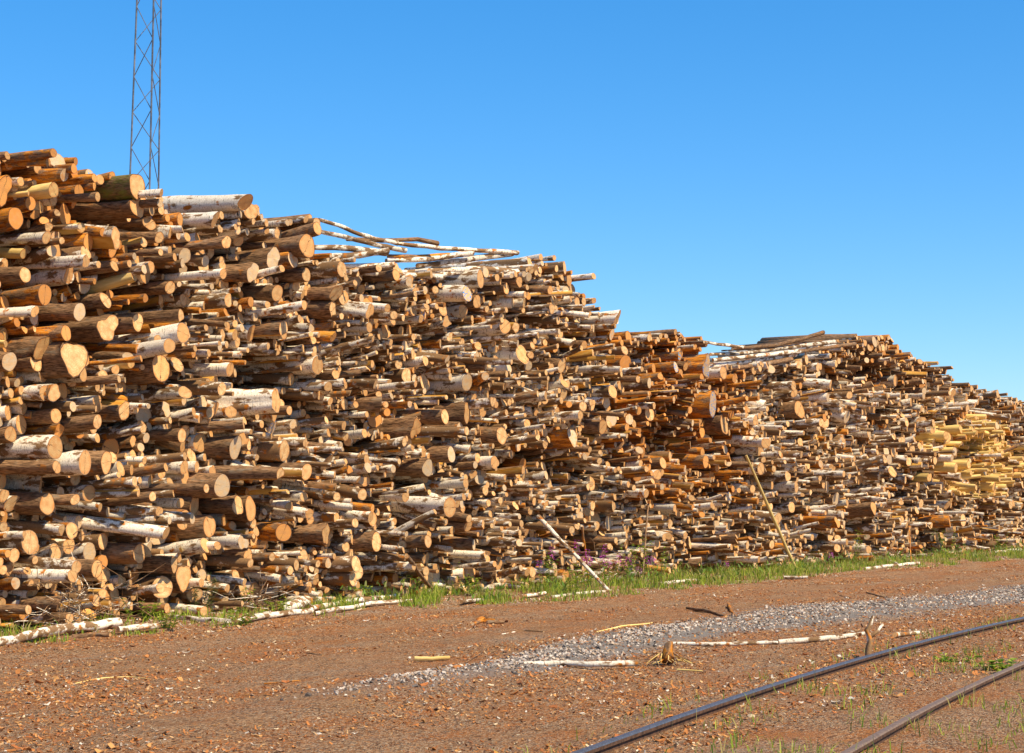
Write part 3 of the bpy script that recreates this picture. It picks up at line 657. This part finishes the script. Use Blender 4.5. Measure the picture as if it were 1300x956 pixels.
g = link('dirt_ground', me); tag(g, 'reddish brown dirt yard and road littered with bark, reaching the horizon', None, None, 'structure')

# ------------------------------------------------------------------ gravel stones, bark litter
def rock_templates(n):
    out = []
    for k in range(n):
        bv_ = [(-1,-1,-.6),(1,-1,-.6),(1,1,-.6),(-1,1,-.6),(-.7,-.7,.6),(.7,-.7,.6),(.7,.7,.6),(-.7,.7,.6)]
        v = np.array(bv_, float) * (1 + rng.uniform(-.35, .25, (8, 3))) * .55
        f = [(0,3,2,1),(4,5,6,7),(0,1,5,4),(1,2,6,5),(2,3,7,6),(3,0,4,7)]; out.append((v, f))
    return out
def scatter(name, items, mat, label, cat=None, kind='stuff'):
    """items: (pos, scale xyz, euler, template, colour)"""
    vs_, fs_, cs_ = [], [], []; k = 0
    for pos_, scl, eul, (tv, tf), c in items:
        m = np.array(Matrix.Identity(3) if eul is None else eul.to_matrix()); vv = (tv * np.array(scl)) @ m.T + np.array(pos_)
        vs_.append(vv); fs_ += [tuple(i + k for i in f) for f in tf]; k += len(tv); cs_.append(np.tile((*c, 1), (len(tv), 1)))
    me = mesh_from(name, np.concatenate(vs_).tolist(), fs_, [mat], None, None, dict(tint=('FLOAT_COLOR', np.concatenate(cs_))))
    o = link(name, me); tag(o, label, cat, None, kind); return o
from mathutils import Euler
RT_ = rock_templates(24)
items = []
for k in range(24000):
    s = -6 + 44 * R.random() ** 1.15; a, b_ = float(g_up(s)), float(g_lo(s)); c = (a + b_) / 2; hw = max(.25, (b_ - a) / 2)
    n = c + hw * R.gauss(0, .52); p = W(s, n, 0); 
    if mn.noise(p * 1.1) < -.12 and R.random() < .75: continue
    if R.random() > (p.y - 14.3) / 3.5: continue
    r = R.choice([.010, .013, .017, .022, .030]) * (1 + .3 * (R.random() < .1)); z = gz(p.x, p.y) + r * .25
    gcol = R.choice([(.46, .38, .32), (.33, .27, .23), (.20, .165, .14), (.58, .48, .39), (.10, .08, .07), (.38, .27, .19)])
    items.append(((p.x, p.y, z), (r * R.uniform(.7, 1.3), r * R.uniform(.7, 1.3), r), Euler((R.uniform(-.7, .7), R.uniform(-.7, .7), R.uniform(0, 6.3))), R.choice(RT_), gcol))
scatter('grey_gravel', items, M_STONE, 'low ridge of crushed grey stone running beside the track')
CT = []
for k in range(14):
    w = R.uniform(.18, .55); b1 = R.uniform(-.15, .5); v = []
    for i, x in enumerate((-1, .2, 1)):
        ww = w * (1, 1.1, .6)[i] * R.uniform(.7, 1.3); z = b1 * (x * x - .3)
        v += [(x, -ww, z), (x, ww, z + R.uniform(-.05, .2)), (x, ww, z - .12), (x, -ww, z - .12)]
    f = []
    for i in range(2):
        a = i * 4; f += [(a + j, a + (j + 1) % 4, a + 4 + (j + 1) % 4, a + 4 + j) for j in range(4)]
    f += [(0, 3, 2, 1), (8, 9, 10, 11)]; CT.append((np.array(v), f))
PAL = [(.42, .16, .045), (.36, .12, .035), (.50, .24, .08), (.22, .09, .04), (.12, .06, .035), (.56, .34, .16), (.62, .46, .28), (.30, .17, .10), (.40, .30, .22), (.60, .52, .42)]
items = []
for k in range(240000):
    s = -9 + 48 * R.random() ** 1.3; n = R.uniform(.1, 12.8); p = W(s, n, 0)
    if p.y < 9 or abs(p.x / p.y) > .36: continue
    dens = .25 + 1.6 * mn.noise(Vector((s * .30, n * .9, 3))) + (.6 if n > float(g_lo(s)) - .1 else 0) + (.35 if n < float(verge(s)) + .5 else 0)
    if p.x / p.y < -.12: dens += .2
    inb = p.y > 16.5 and float(g_up(s)) - .1 < n < float(g_lo(s)); 
    if inb: dens = .12
    if inb: dens = .4
    if min(abs(n - 2.0 - .15 * math.sin(s * .3)), abs(n - 3.7 - .15 * math.sin(s * .3))) < .2: dens *= .35
    if R.random() > dens: continue
    t = float(n - rail_n(s))
    if abs(t) < .06 or abs(t - 1.55) < .06: continue
    l = R.choice([.006, .008, .010, .013, .018]) * R.uniform(.8, 1.25) * (1.8 if R.random() < .06 else 1); z = gz(p.x, p.y) + l * .3
    c = PAL[min(9, int(R.random() ** 2.0 * 10))] if R.random() < .7 else PAL[R.choice([0, 1, 2, 3])]
    if n < float(verge(s)) and R.random() < .6: c = R.choice(PAL[5:])
    items.append(((p.x, p.y, z), (l, l, l), Euler((R.gauss(0, .38), R.gauss(0, .38), R.uniform(0, 6.3))), R.choice(CT), c))
scatter('bark_litter', items, M_TINT, 'orange and brown bark chips and splinters strewn over the dirt')

# ------------------------------------------------------------------ grass, weeds, fireweed
def blades(seedlist, name, mat, label, hscale=1.0):
    v, f, c = [], [], []
    for (p, h, w, col_, lean_) in seedlist:
        a = R.uniform(0, 6.3); dx, dy = math.cos(a) * w, math.sin(a) * w; la = R.uniform(0, 6.3); lx, ly = math.cos(la) * lean_ * h, math.sin(la) * lean_ * h; k = len(v)
        v += [(p.x - dx, p.y - dy, p.z - .01), (p.x + dx, p.y + dy, p.z - .01), (p.x + lx * .35 + dx * .7, p.y + ly * .35 + dy * .7, p.z + h * .55), (p.x + lx * .35 - dx * .7, p.y + ly * .35 - dy * .7, p.z + h * .55), (p.x + lx, p.y + ly, p.z + h * (1 - .3 * lean_))]
        f += [(k, k + 1, k + 2, k + 3), (k + 3, k + 2, k + 4)]; c += [(*col_, 1)] * 5
    me = mesh_from(name, v, f, [mat], None, None, dict(tint=('FLOAT_COLOR', c))); o = link(name, me); tag(o, label, None, None, 'stuff'); return o
GC = [(.18, .29, .02), (.28, .38, .03), (.36, .44, .04), (.11, .19, .02), (.42, .45, .07), (.44, .36, .12)]
seeds = []
for k in range(52000):
    s = -3 + 46 * R.random(); vv = float(verge(s)); n = R.uniform(.05, vv + .05); p = W(s, n, 0); px, py = proj(p)
    base = .10 if px < 350 else .2 if px < 470 else .25 if px < 1050 else .0
    dens = base - .05 + 3.6 * mn.noise(Vector((s * 1.0, n * 1.5, 9))) - (.3 if n < .25 else 0)
    if px < 350: dens = .28 + 1.1 * mn.noise(Vector((s * 1.3, n * 1.3, 9))) - .12
    if R.random() > dens: continue
    edge = min(1, max(.25, (vv - n) / .5)); h = R.uniform(.05, .34) * R.uniform(.5, 1) * (.45 + .65 * edge) * (.75 if px < 400 else 1.0)
    p.z = gz(p.x, p.y); seeds.append((p, h, R.uniform(.004, .010), R.choice(GC), R.uniform(.1, .9)))
for k in range(2600):
    s = 6 + 38 * R.random(); vv = float(verge(s)); n = R.uniform(.15, vv); p = W(s, n, 0)
    if mn.noise(Vector((s * .7, n, 21))) < .02: continue
    p.z = gz(p.x, p.y) + R.uniform(0, .3); seeds.append((p, R.uniform(.06, .12), R.uniform(.012, .022), R.choice([(.12, .22, .03), (.18, .30, .04), (.24, .26, .08)]), R.uniform(.8, 1.2)))
for k in range(500):
    s = 8 + 36 * R.random(); vv = float(verge(s)); n = R.uniform(.2, vv); p = W(s, n, 0); p.z = gz(p.x, p.y); seeds.append((p, R.uniform(.25, .6), .0035, R.choice([(.45, .36, .15), (.30, .22, .10), (.25, .33, .06)]), R.uniform(.05, .35)))
blades(seeds, 'verge_grass', M_LEAF, 'strip of bright green grass along the foot of the pile')
seeds = []
for k in range(16000):
    s = -10 + 38 * R.random(); n = float(rail_n(s)) + R.uniform(-.5, 2.6); p = W(s, n, 0)
    dens = -.15 + 3.2 * max(0, mn.noise(Vector((s * 1.1, n * 2.2, 4))))
    if R.random() > dens: continue
    p.z = gz(p.x, p.y); seeds.append((p, R.uniform(.03, .15), R.uniform(.003, .006), R.choice(GC[1:]), R.uniform(.2, 1)))
for k in range(60):
    s = -6 + 30 * R.random(); n = float(rail_n(s)) + R.choice([.12, .2, 1.4, 1.7]) + R.gauss(0, .05); p = W(s, n, 0); p.z = gz(p.x, p.y); seeds.append((p, R.uniform(.15, .35), .003, (.42, .36, .14), R.uniform(.05, .3)))
blades(seeds, 'track_grass', M_LEAF, 'thin yellow-green grass tufts growing between the rails')

def leaf(v, f, p, d, up, l, w):
    side = d.cross(up).normalized(); k = len(v); m = p + d * l * .5 + up * l * .08
    v += [tuple(p), tuple(m + side * w), tuple(p + d * l - up * l * .15), tuple(m - side * w)]; f += [(k, k + 1, k + 2), (k, k + 2, k + 3)]
def plant(name, base, h, nst, ll, lw, cols, label, cat, group, flower=None, spread=.12, nl=18):
    root = empty(name, base); tag(root, label, cat, group)
    sv, sf, sc_ = [], [], []; lv, lf, lcx = [], [], []; fv, ff, fc = [], [], []
    for j in range(nst):
        a = R.uniform(0, 6.3); sp_ = R.uniform(.2, 1) * spread; hh = h * R.uniform(.7, 1); top = Vector((math.cos(a) * sp_ * 1.6, math.sin(a) * sp_ * 1.6, hh)); bot = Vector((math.cos(a) * sp_ * .4, math.sin(a) * sp_ * .4, -.02))
        k = len(sv); rr = .004
        for t in (0, .5, 1):
            c = bot.lerp(top, t)
            for e in range(4): sv.append((c.x + rr * (1.3 - t) * math.cos(e * 1.57), c.y + rr * (1.3 - t) * math.sin(e * 1.57), c.z))
        for i in range(2):
            for e in range(4): sf.append((k + i * 4 + e, k + i * 4 + (e + 1) % 4, k + i * 4 + 4 + (e + 1) % 4, k + i * 4 + 4 + e))
        for i in range(nl):
            t = R.uniform(.08, .72 if flower else .98); c = bot.lerp(top, t); b = R.uniform(0, 6.3); d = Vector((math.cos(b), math.sin(b), R.uniform(-.1, .8))).normalized(); s0 = len(lv)
            leaf(lv, lf, c, d, Vector((0, 0, 1)), ll * R.uniform(.6, 1.1), lw * R.uniform(.7, 1.1)); cc = R.choice(cols); lcx += [(*cc, 1)] * (len(lv) - s0)
        if flower:
            for i in range(34):
                t = R.uniform(.70, 1.0); c = bot.lerp(top, t); b = R.uniform(0, 6.3); wd_ = .045 * (1.15 - t) / .4 + .012
                d = Vector((math.cos(b), math.sin(b), R.uniform(-.4, .3))); p = c + d * wd_ * R.uniform(.4, 1); s0 = len(fv)
                leaf(fv, ff, p, d.normalized(), Vector((0, 0, 1)), .036, .016); fc += [(*R.choice(flower), 1)] * (len(fv) - s0)
    o = link('stem', mesh_from('stem', sv, sf, [M_LEAF], None, None, dict(tint=('FLOAT_COLOR', [(.16, .18, .05, 1)] * len(sv)))), root)
    link('foliage', mesh_from('foliage', lv, lf, [M_LEAF], None, None, dict(tint=('FLOAT_COLOR', lcx))), root)
    if flower: link('blossom', mesh_from('blossom', fv, ff, [M_LEAF], None, None, dict(tint=('FLOAT_COLOR', fc))), root)
    return root
MAG = [(.62, .07, .55), (.75, .14, .66), (.50, .06, .48)]
FWP = [(703,688,'left of the leaning birch pole'),(687,712,'low down left of the leaning birch pole'),(731,694,'first right of the leaning birch pole'),(741,693,'close beside the bare upright stick'),(747,706,'with two low flower spikes below the bare stick'),
 (766,700,'with the fullest magenta spike of all'),(785,710,'just right of the fullest spike'),(775,715,'short, below the fullest spike'),(797,712,'left of the tall pale stick, leaning out'),(803,702,'highest beside the tall pale stick'),
 (823,711,'first right of the tall pale stick'),(831,713,'last one right of the tall pale stick'),(812,723,'shortest, in the grass under the tall stick'),(920,716,'alone in the grass farther right'),(1055,710,'tiny and alone near the farther grass')]
for k, (x, y, w) in enumerate(FWP):
    base = onwall(x, 744, .0); s, _ = SN(onwall(x, y, 1.2)); b_ = W(s, 1.2, 0); top = onwall(x, y, 1.2)
    if top.z < .25: top.z = .3
    b_.z = 0.0; plant('fireweed', b_, top.z + .14, 2 if w.startswith('with') else 1, .11, .014, GC[:4], f'magenta fireweed {w}', 'flower', 'fireweed flowering along the grass verge', MAG, .04, 22)
WP = [(105,770,.34,'bright leafy weed under the dark gap at far left'),(128,778,.42,'spreading weed right of the twig at far left'),(150,785,.36,'leafy weed in the middle of the left verge clump'),(180,790,.3,'low weed at the right of the left verge clump'),
 (214,798,.22,'small weed on the road edge below the left logs'),(235,776,.62,'tall olive bush standing against the left bottom logs'),(252,780,.55,'olive bush beside the taller one at left bottom'),(306,775,.34,'bright green clump beside the curved verge birch'),
 (360,784,.25,'low green clump in front of the short fat birch'),(302,795,.18,'tiny dark weed at the road edge left of centre'),(412,760,.66,'tall thin weed rising before the lowest logs'),(462,765,.25,'small weed between the long verge birches'),
 (520,758,.42,'leafy weed just left of the broken grey pole'),(574,752,.5,'weed with upright leaves right of the broken grey pole'),(600,757,.36,'leafy weed before the low logs near picture centre'),(700,752,.7,'bushy green weed left of the leaning birch pole'),(728,757,.5,'green weed directly under the leaning birch pole'),
 (800,745,.75,'tall yellow-green weed by the tall pale stick'),(812,743,.95,'tallest narrow weed beside the tall pale stick'),(835,742,.7,'weed with yellow tips right of the tall stick'),(1000,718,.6,'green weed behind the leaning brown pole'),(1083,716,.8,'bushy weed at the pile foot right of the brown pole'),
 (1192,706,.9,'yellow-green bush at the pile foot near the far right'),(1205,707,.7,'smaller bush next to the yellow-green one'),(1275,702,.6,'weed clump at the far right pile foot'),(1272,858,.13,'broad-leaved weed beside the nearer rail'),(1204,845,.1,'flat green weed tuft between the rails')]
for k, (x, y, h, lab) in enumerate(WP):
    b_ = at(x, y); olive = 'olive' in lab
    cols = [(.14, .15, .05), (.11, .14, .04), (.20, .17, .07)] if olive else GC[:5]
    plant('leafy_weed', b_, h * 1.15, 7 if olive else 5, .085, .018 if 'broad' not in lab else .05, cols, lab, 'weed', 'weeds along the pile foot and track', None, .22, 22)

# brushwood tangle at the far left foot and a root mat under the pile
def tangle(cx, cy, n, w, h, label, nbr=.45):
    b_ = at(cx, cy); bb = Buf(); s0, n0 = SN(b_)
    for k in range(n):
        p = W(s0 + R.gauss(0, w), nbr + R.uniform(-.1, .4), abs(R.gauss(0, h)) + .02); d = (DS * R.gauss(0, 1) + NN * R.gauss(0, .6) + ZZ * R.gauss(0, .45)).normalized(); l = R.uniform(.2, .8)
        e = p + d * l; e.z = max(e.z, .02); m = p.lerp(e, .5) + Vector((R.gauss(0, .05), R.gauss(0, .05), R.gauss(0, .04)))
        path_log(bb, bb, [p, m, e], [R.uniform(.004, .009), .005, .002], R.choice(['dark', 'dark', 'birch']), k, 5, .1, (0, 0), (False, False))
    o = link('brushwood', bb.mesh('brushwood', [M_BARK, M_END])); tag(o, label, None, None, 'stuff')
tangle(12, 790, 150, .42, .38, 'tangle of thin dry twigs against the lowest logs at left')
tangle(320, 776, 90, .22, .14, 'dense mat of fine roots under the pile left of centre')
tangle(830, 742, 60, .6, .2, 'loose dry twigs at the foot of the lower heap')
tangle(1130, 712, 80, .8, .15, 'scattered grey brush at the pile foot toward the right')

# ------------------------------------------------------------------ lattice mast behind the pile
dm = 62.0; k = dm / F
base = at(186, 640) - EYE; base.z = 0; base = base.normalized() * dm; mast = empty('lattice_mast', (base.x, base.y, 0))
tag(mast, 'tall slender three-legged lattice mast rising behind the pile', 'mast')
zlow = 0.0; zref1 = onwall(0, 0, 0)
def zat(py): return CAMH + dm * math.tan(math.atan((HOR - py) / F)) * 1.0
HT = 24.0
right = Vector((base.y, -base.x, 0)).normalized(); back = Vector((base.x, base.y, 0)).normalized()
def legs(z):
    t = z / 18.0; sc_ = 1.30 - 0.42 * t
    def pt(rx, bk): return right * rx * sc_ * k * 1.0 + back * bk * sc_ * k + ZZ * z
    return [pt(-28, 4), pt(-3.5, -17), pt(7.5, 14)]
def tube(p, q_, r):
    a = (q_ - p).normalized(); u = a.cross(ZZ)
    if u.length < .01: u = Vector((1, 0, 0))
    u.normalize(); w = a.cross(u); v = []
    for c in (p, q_):
        for e in range(6): v.append(tuple(c + u * (math.cos(e * 1.047) * r) + w * (math.sin(e * 1.047) * r)))
    return v, [(e, (e + 1) % 6, 6 + (e + 1) % 6, 6 + e) for e in range(6)]
for j in range(3):
    v, f = tube(legs(0)[j], legs(HT)[j], .034); link('leg', mesh_from('leg', v, f, [M_MAST]), mast)
step = 1.28
for a, b_ in ((0, 1), (1, 2), (2, 0)):
    v, f = [], []; z = .0; flip = 0
    while z < HT - step:
        p = legs(z)[a if flip else b_]; q_ = legs(z + step)[b_ if flip else a]; vv, f2 = tube(p, q_, .015); kk = len(v); v += vv; f += [tuple(i + kk for i in x) for x in f2]; z += step; flip ^= 1
    link('bracing', mesh_from('bracing', v, f, [M_MAST]), mast)
